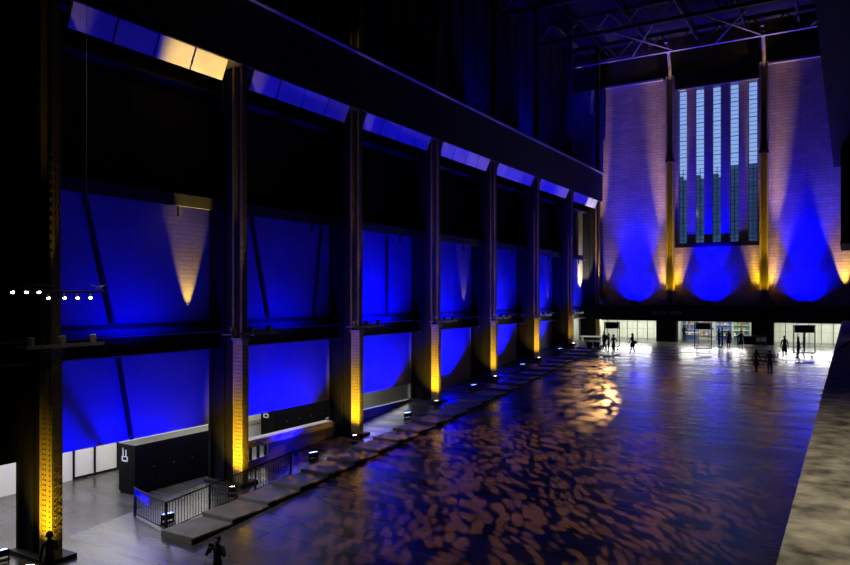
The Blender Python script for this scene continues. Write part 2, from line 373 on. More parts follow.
# thin dark rods drawn along slanting lines on the blue wall, one upright
def dark_line(pts, label):
    b = empty('wall_dark_line', (0, 0, 0), 0, label, 'dark_line', 'thin dark lines on the blue wall')
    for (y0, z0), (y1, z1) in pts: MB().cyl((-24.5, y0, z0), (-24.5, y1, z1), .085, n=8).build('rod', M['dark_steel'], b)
dark_line([((16.2, 8.35), (17.35, 3.6)), ((17.6, 2.25), (18.2, -1.05))], 'slanting dark line on the blue wall between closest column and railing column')
dark_line([((24.8, 8.35), (25.95, 3.6))], 'dark line leaning left on the second blue wall bay')
dark_line([((30.0, 8.35), (29.35, 3.6))], 'dark line leaning right on the second blue wall bay')
dark_line([((uy(387, -24.5), 8.35), (uy(387, -24.5), 3.6))], 'upright dark line in the third blue wall bay')
# crane girder with the row of sloped pale panels on its lower edge
gd = empty('crane_girder', (0, 0, 0), 0, 'deep black girder high on the left columns with a sloped pale panel strip', 'girder')
MB().box(-23.7, -22.55, 2, 74.6, 14.7, 17.6).build('web', M['dark_steel'], gd)
MB().box(-22.75, -22.3, 2, 74.6, 17.6, 17.75).build('top_flange', M['steel'], gd)
MB().box(-24.6, -23.9, 2, 74.6, 13.5, 13.62).build('lower_flange', M['dark_steel'], gd)
for i in range(7):
    y0, y1 = YC[i] + .75, YC[i + 1] - .75
    if i == 6: y1 = YC[7] - .3
    mb = MB(); n = 4
    for k in range(n):
        a = y0 + (y1 - y0) * k / n + .04; b = y0 + (y1 - y0) * (k + 1) / n - .04
        mb.prism([(-22.62, 14.68), (-22.98, 13.86), (-23.05, 13.9), (-22.69, 14.72)], 'y', a, b)
    mb.build('sloped_panel', M['glow_panel'], gd)
    MB().prism([(-22.70, 14.72), (-23.06, 13.9), (-23.1, 13.9), (-22.74, 14.72)], 'y', y0, y1).build('panel_frame', M['dark_steel'], gd)
# same girder on the right row and the hanging light boxes
rg = empty('right_girder', (0, 0, 0), 0, 'black girder high along the right edge, ending short of the far wall', 'girder')
MB().box(-1.0, .4, 22, 63.5, 14.65, 17.6).build('web', M['dark_steel'], rg)
MB().box(-1.15, .4, 22, 63.5, 17.5, 17.7).build('top_flange', M['dark_steel'], rg)
bx = empty('projecting_bay', (0, 0, 0), 0, 'black box bay hanging under the girder at the right edge', 'bay')
MB().box(-.46, 2.3, 55, 63.4, 8.25, 14.6).build('casing', M['dark_steel'], bx)
MB().box(-.5, 2.3, 54.9, 63.5, 8.15, 8.3).build('sill', M['dark_steel'], bx)

# ------------------------------------------------------------------ columns
def column(i):
    Y = YC[i]; z0 = rz(Y)
    nm = ['closest riveted column, tall gold lit shaft beside the white lamp row', 'gold lit riveted column standing at the end of the black railing',
          'riveted column second beyond the railing, between the two low openings', 'gold lit riveted column just past the last low opening',
          'slim riveted column fifth along the blue left wall', 'thin riveted column sixth along the blue left wall', 'dark riveted column last before the pale corner doorway',
          'gold lit column in the far left corner beside the end wall'][i]
    c = empty('riveted_column', (XF, Y, z0), 0, nm, 'column', 'riveted columns along the left wall')
    wx = [.62, .48, .46, .44, .32, .32, .32, .32][i]
    h = 2.75 - z0                      # lower shaft height
    MB().box(-wx, 0, 0, .30, 0, h).build('lower_shaft', M['column_paint_lit'], c, bevel=.015)
    MB().box(-wx - .04, -wx + .02, -.03, .33, 0, h).box(-.03, .04, -.03, .34, 0, h).build('flange_plate', M['column_paint_lit'], c)
    MB().box(-2.05, -wx - .04, .1, .42, 0, 14.6 - z0).box(-1.25, -1.1, .0, .46, 0, 14.6 - z0).box(-2.05, -1.9, -.04, .5, 0, 14.6 - z0).build('rear_web', M['matte_black'], c)  # rear that the uplights miss, shade put into its black colour
    rv = MB(); pl = MB(); z = .5
    while z < h - .2:
        for x in (-wx + .12, -wx + .25, -.12): rv.cyl((x, 0, z), (x, -.03, z), .032, .02, 6)
        for y in (.05, .26): rv.cyl((.04, y, z), (.07, y, z), .032, .02, 6)
        z += .17
    z = .45
    while z < h - .3:
        pl.box(.04, .052, .09, .22, z, z + .16); z += .34
    rv.build('rivet_rows', M['rivet'], c); pl.build('lacing_plates', M['column_paint_lit'], c)
    up = MB().box(-.12, .0, .0, .3, h, 31 - z0).build('front_channel', M['column_paint_dim'], c)
    MB().box(-wx - .12, -wx, .0, .3, h, 31 - z0).build('back_channel', M['column_paint_dim'], c)
    rr = MB(); z = h + .3
    while z < 15 - z0:
        rr.cyl((.0, .1, z), (.02, .1, z), .025, n=6); rr.cyl((.0, .22, z), (.02, .22, z), .025, n=6); rr.box(-.13, .01, -.012, 0, z, z + .07); z += .3
    rr.build('channel_rivets', M['rivet'], up)
    MB().box(-wx, -.12, .2, .3, h, 31 - z0).build('recessed_web', M['dark_steel'], c)
    MB().box(-wx - .08, .05, -.05, .36, h - .08, h).box(-wx - .12, .08, -.08, .40, h, h + .06).build('collar', M['steel'], c)
    MB().box(-2.1, .2, -.25, .77, -.1, .16).build('base_plate', M['dark_steel'], c, bevel=.02)
for i in range(8): column(i)

# ------------------------------------------------------------------ luminaires
def flood_fixture(name, loc, az, tilt, lens, label, cat, group, w=.44, h=.24):
    """box floodlight on a U bracket, lens facing +Y local before turning"""
    r = empty(name, loc, az, label, cat, group)
    m = Matrix.Rotation(tilt, 3, 'X'); p = (0, 0, .3)
    MB().box(-w / 2, w / 2, -.16, .06, .3 - h / 2, .3 + h / 2, m, p).build('housing', M['matte_black'], r, bevel=.02)
    MB().box(-w / 2 + .03, w / 2 - .03, .06, .075, .3 - h / 2 + .03, .3 + h / 2 - .03, m, p).build('lens', lens, r)
    MB().box(-w / 2 - .05, -w / 2 - .02, -.03, .03, 0, .34).box(w / 2 + .02, w / 2 + .05, -.03, .03, 0, .34).box(-w / 2 - .05, w / 2 + .05, -.1, .1, 0, .03).build('yoke', M['matte_black'], r)
    return r
bl_names = ['blue floodlight on the floor behind the closest column', 'blue floodlight glowing inside the corner of the black railing', 'blue floodlight under the timber sill by the second opening',
            'blue floodlight below the third bay with the short window', 'blue floodlight on the steps, fourth bay after the railing', 'small blue floodlight on the steps, fifth bay from the railing', 'smallest blue floodlight, near the pale corner doorway']
for i in range(7):
    if i == 0: x, y = -24.3, 13.0
    else: x, y = -22.25, YC[i - 1] + 4.35
    z = rz(y)
    flood_fixture('blue_floodlight', (x, y, z), R(80), R(82), M['lens_blue'], bl_names[i], 'floodlight', 'blue floodlights below the left wall')
    if i == 0: spot((x - .1, y, z + .55), (x - 1, y - .4, z + 1), 30, BLUE, 140, .6); continue
    lp = [0, 5200, 5600, 7500, 7500, 7500, 7500][i]
    spot((x - .5, y, z + .5), (-24.6, y, z + 4.4), lp, BLUE, 110, .35, .05)
    if i in (1, 2, 3): spot((x - .45, y, z + .45), (-24.4, y, z + .4), 55, BLUE, 125, .5, .05)
    if i == 1: spot((x - .05, y + .1, z + .5), (-22.9, 18.2, z + .2), 45, BLUE, 110, .5)
# upper blue wash from a spot added in mid-air before each bay
upw = [0, 800, 700, 3400, 1700, 2400, 3000, 3400]
gold_side = [0, 2400, 0, 0, 160, 0, 200, 1500]
br_names = ['lamp bracket on the closest riveted column', 'gold lit lamp bracket on the column by the railing', 'lamp bracket on the column between the two openings', 'lamp bracket on the column past the last opening',
            'lamp bracket fifth along the left columns', 'lamp bracket sixth along the left columns', 'lamp bracket on the last dark column', 'lamp bracket on the far left corner column']
for i in range(8):
    Y = YC[i]
    b = empty('lamp_bracket', (XF, Y, 2.95 if i < 7 else 3.85), 0, br_names[i], 'bracket', 'lamp brackets on the left columns')
    ye = 1.5 if i < 7 else .9
    MB().box(.05, .75, -.05, .05, 0, .06).box(.05, .6, -1.2, ye, .06, .1).box(.58, .62, -1.2, ye, .02, .14).build('arm', M['steel'], b)
    for (x, y) in ((.45, -.95), (.45, .1), (.45, ye - .3)):
        l = MB().cyl((x, y, .1), (x - .05, y, .36), .09, .13, 10).build('lamp_can', M['steel'], b)
        MB().cyl((x - .05, y, .36), (x - .055, y, .375), .11, n=10).build('lamp_glass', M['pale'], l)
    # column upper shaft
    spot((XF + .3, Y - .4, 3.3 if i < 7 else 4.4), (XF + .0, Y + .0, 8.5), [1200, 1600, 1400, 1200, 900, 900, 600, 22000][i], GOLD, 14, .8, .04)
    if i:
        for dy in (-1.6, ):
            spot((XF + .2, Y - 4.27, 3.4), (XW, Y - 4.27, 6.2), upw[i], BLUE, 150, .5, .06)
        if gold_side[i]:
            spot((-23.9 if i == 7 else -24.3, Y - 1.25, 3.55 if i < 7 else 4.3), (-24.6, Y - (1.25 if i < 7 else -.6), 7.4 if i < 7 else 10.5), [0, 1500, 60, 40, 160, 60, 60, 9000][i], (1.0, .62, .05) if i < 7 else (1, .85, .5), 34, .6, .05)
        spot((-23.2, Y - 1.6, 3.4), (-23.6, Y - 2.0, 14), gold_side[i] * 14, (1.0, .66, .10) if i < 7 else (1, .85, .5), 24 if i < 7 else 20, .6, .05)
        for dy in (-5.9, -2.6): spot((-23.35, Y + dy, 9.0), (-22.78, Y + dy, 14.2), [0, 600, 1700, 1700, 3300, 3900, 3900, 3300][i], BLUE, 46, .6, .08)  # unseen blue spots added above the ledge to light the sloped panels
        if i in (4, 5): spot((-23.35, Y - 5.2, 9.0), (-22.78, Y - 5.5, 14.2), 420, (1, .72, .55), 46, .7, .08)
# added unseen spots: faint blue on the upper wall above the gantry, a gold graze along the girder's top flange
spot((-23, 60, 18.2), (-26.2, 66, 26), 3500, BLUE, 90, .8, .2); spot((-23, 50, 18.2), (-26.2, 54, 26), 1500, BLUE, 90, .8, .2)
for q in (671, 765): spot((ux(q, YE) + .6, YE - 1.3, 26.2), (ux(q, YE) - 1, 72.4, 29.3), 260, GOLD, 130, .6, .05)
spot((-22.3, 24.5, 18.6), (-22.5, 28.5, 17.75), 300, (1, .6, .1), 34, .8, .04)
# gold uplights at the column feet
gu = ['gold uplight hidden at the foot of the closest column', 'gold uplight at the foot of the column by the railing', 'gold uplight at the foot of the column between two openings',
      'gold uplight at the foot of the column past the last opening', 'gold uplight at the foot of the fifth column', 'gold uplight at the foot of the sixth column', 'gold uplight at the foot of the last dark column']
for i in range(7):
    Y = YC[i]; z = rz(Y - .7)
    x = XF + .45
    flood_fixture('gold_uplight', (x, Y - 1.0, z), R(40), R(70), M['lens_gold'], gu[i], 'floodlight', 'gold uplights at the column feet', .26, .2)
    spot((XF + .32, Y - 1.9, z + .25), (XF - .26, Y, z + 1.95), [2000, 2700, 2600, 2700, 1500, 1500, 400][i], GOLD, 60, 1, .06)

# far wall floods on the canopy
fb = ['blue floodlight on the black canopy left of the tall window', 'blue floodlight on the black canopy under the tall window', 'blue floodlight on the black canopy right of the tall window']
for k, u in enumerate((637, 712, 806)):
    x = ux(u, YE)
    flood_fixture('canopy_floodlight', (x, YE - 1.3, 3.75), 0, R(55), M['lens_blue'] if False else M['matte_black'], fb[k], 'floodlight', 'blue floodlights on the canopy', .7, .4)
    spot((x, YE - 1.15, 4.3), (x, YE, 5.6), 4200, BLUE, 122, .8, .1)
    spot((x, YE - 1.5, 4.3), (x, YE, 15.5), 60000, BLUE, 48, 1, .1)
def far_column(u, label):
    x = ux(u, YE)
    c = empty('end_wall_column', (x, YE - .5, 3.75), 0, label, 'column', 'steel columns on the end wall')
    MB().box(-.38, -.24, -.15, .45, 0, 23.2).box(.24, .38, -.15, .45, 0, 23.2).build('side_flange', M['column_paint_lit'], c)
    MB().box(-.24, .24, .05, .2, 0, 23.2).build('recessed_web', M['column_paint_dim'], c)
    MB().box(-.5, .5, -.25, .45, 0, .25).build('base_plate', M['steel'], c)
    for z in (14.5,): MB().box(-.42, .42, -.2, .4, z, z + .3).build('collar', M['dark_steel'], c)
    # curved knee_brace out to the roof truss
    kb = MB(); pts = [(0, .0, 22.9), (0, -.15, 24.2), (0, -.7, 25.3), (0, -1.8, 26.2)]
    for a, b2 in zip(pts[:-1], pts[1:]): kb.cyl(a, b2, .17, n=8)
    kb.build('knee_brace', M['steel'], c)
    for sd in (-1, 1):
        f = MB().cyl((sd * .75, .05, .05), (sd * .78, .05, .4), .12, .16, 10).build('uplight_can', M['steel'], c)
        inner = (u < 712) == (sd > 0)
        spot((x + sd * .8, YE - 1.5, 4.2), (x + sd * (0.75 if inner else 1.15), YE, 19.5), 6000 if inner else 22000, (1.0, .62, .16), 10 if inner else 12, .9, .05)
        spot((x + sd * .82, YE - .42, 4.2), (x + sd * 1.2, YE - .02, 11), 2600, (1.0, .58, .05), 24, .8, .05)
        spot((x + sd * .7, YE - .42, 4.2), (x + sd * .35, YE - .2, 9), 5000, GOLD, 26, .7, .05)
    spot((x, YE - 1.2, 4.2), (x, YE - .5, 18), 16000, GOLD, 16, .8, .05); spot((x, YE - 1.3, 4.1), (x, YE - .6, 7.5), 900, GOLD, 50, .9, .05)
far_column(671, 'gold edged steel column left of the tall window')
far_column(764.5, 'gold edged steel column right of the tall window')
spot((ux(606, YE), YE - .5, 4.2), (ux(614, YE), YE, 13), 1500, (1.0, .66, .2), 22, .8, .05)
spot((ux(846, YE), YE - .5, 4.2), (ux(841, YE), YE, 14), 6500, (1.0, .62, .12), 30, .7, .05)

# ------------------------------------------------------------------ roof trusses at the far end
for k, yy in enumerate((56.4, 64.9, 73.0)):
    tr = empty('roof_truss', (0, yy, 0), 0, ['dark roof truss crossing the hall, first of three seen at the top', 'dark roof truss crossing the hall, middle one of three', 'dark roof truss against the end wall above the window'][k], 'truss', 'roof trusses')
    MB().box(-26, 2.3, -.12, .12, 29.0, 29.3).box(-26, 2.3, -.2, .2, 28.96, 29.02).build('bottom_chord', M['steel'] if k == 2 else M['dark_steel'], tr)
    MB().box(-26, 2.3, -.12, .12, 30.7, 31).build('top_chord', M['dark_steel'], tr)
    mb = MB(); x = -26.
    while x < 2:
        mb.cyl((x, 0, 29.2), (x + 1.4, 0, 30.8), .09, n=6); mb.cyl((x + 1.4, 0, 30.8), (x + 2.8, 0, 29.2), .09, n=6); x += 2.8
    mb.build('diagonal_web', M['steel'], tr)
pu = empty('roof_purlins', (0, 0, 0), 0, 'long dark purlins running under the roof between the trusses', 'purlin')
for x in (-22, -17.5, -13, -8.5, -4): MB().box(x - .1, x + .1, 48, 75, 30.3, 30.6).build('purlin', M['dark_steel'], pu)
cb = MB()
for x in (-19, -11, -3):
    cb.cyl((x, 64.9, 29.1), (x + 4, 73, 29.1), .08, n=6); cb.cyl((x + 4, 64.9, 29.1), (x, 73, 29.1), .08, n=6)
tag(cb.build('cross_bracing', M['steel']), 'thin crossed tie rods between the two last roof trusses', 'bracing')

# ------------------------------------------------------------------ stepped stone slabs beside the ramp
sp = empty('stepped_plinth', (0, 0, 0), 0, 'long stepped row of grey stone slabs climbing beside the ramp', 'steps')
y = 17.1; n = 0
while y < 65.5:
    top = rz(y + 1.9) + .10
    MB().prism([(y, rz(y) - .05), (y + 1.9, rz(y + 1.9) - .05), (y + 1.9, top), (y, top)], 'x', -21.4, -19.7).build('slab', M['slab'], sp, bevel=.03)
    MB().box(-19.78, -19.66, y + .0, y + 1.9, rz(y) - .05, top - .06).build('kerb_face', M['matte_black'], sp)
    y += 1.9; n += 1

# railing round the foot of the steps
rl = empty('railing', (0, 0, 0), 0, 'black metal railing round the foot of the stone steps', 'railing')
def rail_run(p, q, n):
    (x0, y0), (x1, y1) = p, q
    a0, a1 = rz(y0), rz(y1)
    MB().cyl((x0, y0, a0 + 1.1), (x1, y1, a1 + 1.1), .03, n=8).build('top_rail', M['dark_steel'], rl)
    MB().cyl((x0, y0, a0 + .12), (x1, y1, a1 + .12), .022, n=8).build('bottom_rail', M['dark_steel'], rl)
    for k in range(1, n):
        f = k / n; x = x0 + (x1 - x0) * f; yy = y0 + (y1 - y0) * f; a = a0 + (a1 - a0) * f
        MB().cyl((x, yy, a + .12), (x, yy, a + 1.1), .014, n=6).build('baluster', M['dark_steel'], rl)
def post(x, yy): MB().box(x - .035, x + .035, yy - .035, yy + .035, rz(yy), rz(yy) + 1.14).build('post', M['dark_steel'], rl)
rail_run((-24.05, 18.0), (-21.52, 17.45), 18); rail_run((-21.52, 17.45), (-21.52, 19.5), 15); rail_run((-21.52, 19.5), (-21.52, 22.0), 18); rail_run((-21.52, 22.0), (-21.52, 24.2), 14)
for p in ((-24.05, 18.0), (-21.52, 17.45), (-21.52, 19.5), (-21.52, 22.0), (-21.52, 24.2)): post(*p)

# timber sill over the second bay's opening and the short posts under it
sl = empty('timber_sill', (-24.3, 0, 0), 0, 'pale timber rail along the second low opening', 'sill')
MB().box(-.2, .35, 22.7, 30.3, -2.2, -2.1).build('top_board', M['timber'], sl)
MB().box(.3, .38, 22.7, 30.3, -2.42, -2.24).build('front_board', M['timber'], sl)
for k in range(6): MB().box(0, .1, 22.9 + k * .5, 23.02 + k * .5, -3.1, -2.2).build('post', M['dark_steel'], sl)

# ------------------------------------------------------------------ aisle: kiosks and ceiling lamps
def kiosk(x, y0, y1, ztop, label):
    k = empty('black_kiosk', (x, y0, -4.2), 0, label, 'kiosk', 'black kiosks in the aisle')
    h = ztop + 4.2
    MB().box(-1.15, 0, 0, y1 - y0, .08, h).build('body', M['black'], k, bevel=.02)
    MB().box(-1.1, -.05, .05, y1 - y0 - .05, 0, .08).build('plinth', M['matte_black'], k)
    n = int((y1 - y0) / 1.1)
    for j in range(n):
        a = .06 + j * (y1 - y0 - .1) / n; b = a + (y1 - y0 - .1) / n - .04
        d = MB().box(0, .02, a, b, .14, h - .08).build('door', M['black'], k)
        MB().cyl((.02, b - .12, h * .5), (.06, b - .12, h * .5), .03, n=8).build('knob', M['steel'], d)
    m = MB()
    m.box(-.86, -.80, -.012, .0, h - .52, h - .25); m.box(-.66, -.60, -.012, .0, h - .52, h - .25)
    m.cyl((-.83, -.006, h - .2), (-.83, -.005, h - .19), .05, n=8)
    m.box(-.92, -.5, -.012, 0, h - .78, h - .72); m.box(-.92, -.5, -.012, 0, h - .58, h - .54)
    m.box(-.92, -.85, -.012, 0, h - .78, h - .54); m.box(-.57, -.5, -.012, 0, h - .78, h - .54)
    m.build('white_mark', M['white_mark'], k)
kiosk(-27.1, 20.3, 25.8, -1.98, 'long black kiosk with a small white mark beyond the railing')
kiosk(-30.0, 32.3, 40.5, -2.05, 'black kiosk with a white mark seen through the second low opening')
for (y, p) in ((14.5, 240), (20.5, 260), (27, 240), (34, 220), (40, 180)):
    area((-28.5, y, -1.0), (-28.5, y, -4), p * 1.1, (1.0, .97, .86), 6.6, 6)
# pale doorway in the last bay of the left wall
d = struct(MB().box(-24.6, -24.5, 65.8, 72.6, 0, 2.4).build('door_4', M['shop_wall']))
MB().box(-24.5, -24.46, 67.9, 68.0, 0, 2.4).box(-24.5, -24.46, 70.2, 70.3, 0, 2.4).build('door_frame', M['steel'], d)
area((-22.9, 69.3, 2.6), (-24.6, 69.3, .8), 60, WHITE, 5, .4)

# row of seven white lamps on a suspended bar
lb = empty('lamp_bar', (-20.5, 11.0, 4.9), 0, 'suspended bar with a row of seven bright white lamps before the closest column', 'lamp')
MB().cyl((0, .0, .05), (0, 1.45, .05), .035, n=8).cyl((0, 1.2, -.12), (0, 3.3, -.12), .035, n=8).cyl((0, 1.3, -.12), (0, 1.3, .1), .02, n=8).build('bar', M['dark_steel'], lb)
MB().cyl((0, .7, .05), (0, .7, 26), .008, n=6).cyl((0, 2.6, -.12), (0, 2.6, 26), .008, n=6).build('hanger', M['dark_steel'], lb)
for q, u in enumerate((12, 26, 38.5, 48, 64, 77, 90)):
    yy = uy(u, -20.5) - 11.0; z = -.02 if q < 3 else -.19
    h = MB().cyl((0, yy, z), (.06, yy - .02, z - .12), .05, .085, 10).build('lamp_head', M['dark_steel'], lb)
    MB().sph((.06, yy - .02, z - .11), .052).build('bulb', M['bulb'], h)
MB().box(-.02, .02, 2.75, 3.2, .0, .03, Matrix.Rotation(R(-24), 3, 'X')).box(-.02, .02, 2.85, 3.25, .02, .05, Matrix.Rotation(R(20), 3, 'X')).build('clamp_arm', M['timber'], lb)
for k in range(3):
    spot((-20.3, 11.2 + k * 1.3, 4.5), (-19.5, 15.5 + k * 2.4, -4), 60, WHITE, 70, .8, .3)
spot((-20.2, 12, 15), (-19.2, 17.5, -4), 4600, WHITE, 36, .9, .5)  # added unseen overhead spot, stands in for the bar lamps on the floor
# working lamp over the parapet
spot((1.6, 8, 9.5), (.6, 10.2, 2.4), 1350, (1.0, .91, .70), 84, .8, .12)
spot((1.9, 38, 5), (.2, 42, 2.4), 90, AMBER, 50, .7, .1)

# ------------------------------------------------------------------ things on the landing
def frame_stand(u0, u1, vb, label, panel, dark=True):
    x0, y0 = on_floor((u0 + u1) / 2, vb)
    wd = (u1 - u0) / 708 * (math.hypot(x0, y0)) * 1.0
    r = empty('sign_stand', (x0, y0, rz(y0)), R(22), label, 'sign stand', 'tall sign stands on the landing')
    h = 2.55
    for sx_ in (-1, 1):
        MB().box(sx_ * wd / 2 - .035, sx_ * wd / 2 + .035, -.03, .03, .3, h).build('pole', M['dark_steel'], r)
        MB().box(sx_ * wd * .36 - .04, sx_ * wd * .36 + .04, -.28, .28, 0, .05).box(sx_ * wd * .36 - .03, sx_ * wd * .36 + .03, -.03, .03, .05, .3).build('foot', M['dark_steel'], r)
    MB().box(-wd / 2, wd / 2, -.04, .04, .28, .36).build('bottom_bar', M['dark_steel'], r)
    MB().box(-wd / 2, wd / 2, -.03, .03, h - .05, h).build('top_bar', M['dark_steel'], r)
    MB().box(-wd / 2 + .06, wd / 2 - .06, -.03, .03, h - .62, h - .06).build('screen', panel, r)
    MB().box(-wd / 2 + .05, wd / 2 - .05, -.006, .006, .36, h - .62).build('clear_panel', M['glass'], r)
frame_stand(605, 619, 350, 'tall sign stand with a blue screen behind the group of four', M['navy'])
frame_stand(695.5, 710.5, 352, 'tall sign stand with a dark screen before the middle doors', M['navy'])
frame_stand(795.5, 813, 357, 'tall sign stand with a dark screen before the right doors', M['black'])
# dim raised lettering on the black band (illegible strokes)
le = empty('wall_sign', (0, 0, 0), 0, 'dim raised lettering on the black band between left and middle doors', 'sign'); x = ux(652.5, YE - 1.8)
for wdt, kind in ((.12, 0), (.1, 1), (0, 2), (.12, 1), (0, 2), (.16, 0), (.12, 1), (0, 2), (.14, 0), (.14, 1), (.1, 0), (.14, 1), (.12, 0), (.12, 1)):
    if kind == 2: x += .14; continue
    lt = MB().box(x, x + .05, YE - 1.83, YE - 1.8, 2.78, 3.12)
    if kind == 0: lt.box(x, x + wdt + .05, YE - 1.83, YE - 1.8, 3.06, 3.12)
    if kind == 1: lt.box(x + wdt, x + wdt + .04, YE - 1.83, YE - 1.8, 2.78, 3.12).box(x, x + wdt, YE - 1.83, YE - 1.8, 2.93, 2.98)
    x += wdt + .1
    lt.build('letter', M['dim_letter'], le)
# pale bench and stools by the left pillar
xb, yb = ux(591.5, 72), 72.0
bn = empty('low_bench', (xb, yb, 0), R(8), 'low pale bench against the black pillar by the left doors', 'bench')
MB().box(-1.1, 1.1, -.25, .25, .38, .5).build('seat', M['white'], bn, bevel=.02)
for sx_ in (-.95, .95): MB().box(sx_ - .08, sx_ + .08, -.22, .22, 0, .38).build('leg', M['pale'], bn)
for k, u in enumerate((589.2, 596.6)):
    x, yq = on_floor(u, 350.5)
    s = empty('round_stool', (x, yq, 0), 0, ['round dark stool before the pale bench, nearer the corner doorway', 'round dark stool before the pale bench, nearer the group of people'][k], 'stool', 'dark stools')
    MB().cyl((0, 0, .3), (0, 0, .5), .32, .28, 16).build('seat', M['cloth'], s, bevel=.03); MB().cyl((0, 0, 0), (0, 0, .3), .22, .26, 12).build('base', M['matte_black'], s)
# reception desk and two chairs at the pillar right of the middle doors
xd, yd = ux(753, 72.6), 72.4
dk = empty('reception_desk', (xd, yd, 0), 0, 'dark desk standing against the pillar between middle and right doors', 'desk')
MB().box(-1.4, 1.1, -.35, .35, .86, .92).build('worktop', M['black'], dk); MB().box(-.7, 1.05, -.3, -.25, .12, .86).build('front_panel', M['black'], dk)
for sx_ in (-1.3, .98): MB().box(sx_, sx_ + .08, -.3, .3, 0, .86).build('leg', M['black'], dk)
for k, u in enumerate((758.6, 764.2)):
    c = empty('visitor_chair', (ux(u, 71.3), 71.3, 0), R(180), ['pale backed chair in front of the dark desk, nearer the middle doors', 'pale backed chair in front of the dark desk, nearer the right doors'][k], 'chair', 'chairs at the dark desk')
    MB().box(-.2, .2, -.2, .2, .42, .46).build('seat', M['matte_black'], c); MB().box(-.19, .19, .18, .22, .5, .85).build('backrest', M['white'], c)
    for a in (-.17, .17):
        for b in (-.17, .17): MB().cyl((a, b, 0), (a, b, .44 if b < 0 else .6), .015, n=6).build('leg', M['dark_steel'], c)
# white table in the middle lobby and the shop shelves behind
tb = empty('white_table', (ux(690, YE + 1.4), YE + 1.4, 0), 0, 'white table inside the middle doors beside the standing attendant', 'table')
MB().box(-.6, .9, -.4, .4, .86, .95).build('tabletop', M['white'], tb)
for a in (-.5, .8): MB().cyl((a, 0, 0), (a, 0, .86), .05, n=8).build('leg', M['steel'], tb)
xs0, xs1 = ux(681, YE + 4.6), ux(750, YE + 4.6)
for k in range(4):
    a = xs0 + (xs1 - xs0) * k / 4 + .1; b = xs0 + (xs1 - xs0) * (k + 1) / 4 - .1
    s = empty('shop_shelf', ((a + b) / 2, YE + 4.7, 0), 0, ['blue backed shelf inside the middle doors behind the white table', 'shelf of bright goods behind the middle sign stand', 'blue backed shelf behind the pair of talking visitors', 'teal shelf with orange goods at the right of the middle lobby'][k], 'shelf', 'shelves in the middle lobby')
    hw = (b - a) / 2
    MB().box(-hw, hw, .2, .26, 0, 2.4).build('back_panel', [M['blue_panel'], M['pale'], M['blue_panel'], M['teal']][k], s)
    for z in (.5, 1.05, 1.6): MB().box(-hw, hw, -.15, .2, z, z + .04).build('shelf_board', M['pale'], s)
    for z in (.54, 1.09, 1.64):
        q = -hw + .1
        while q < hw - .2:
            wq = random.uniform(.08, .3); MB().box(q, q + wq, -.1, .12, z, z + random.uniform(.12, .4)).build('goods', random.choice([M['red'], M['green'], M['orange'], M['white'], M['blue_panel'], M['teal']]), s); q += wq + random.uniform(.05, .25)
# dark bracket lying on the parapet
tag(MB().cyl((-.35, 33, 2.52), (.3, 42, 2.52), .05, n=8).build('loose_pipe', M['matte_black']), 'dark pipe lying across the top of the concrete parapet', 'pipe')

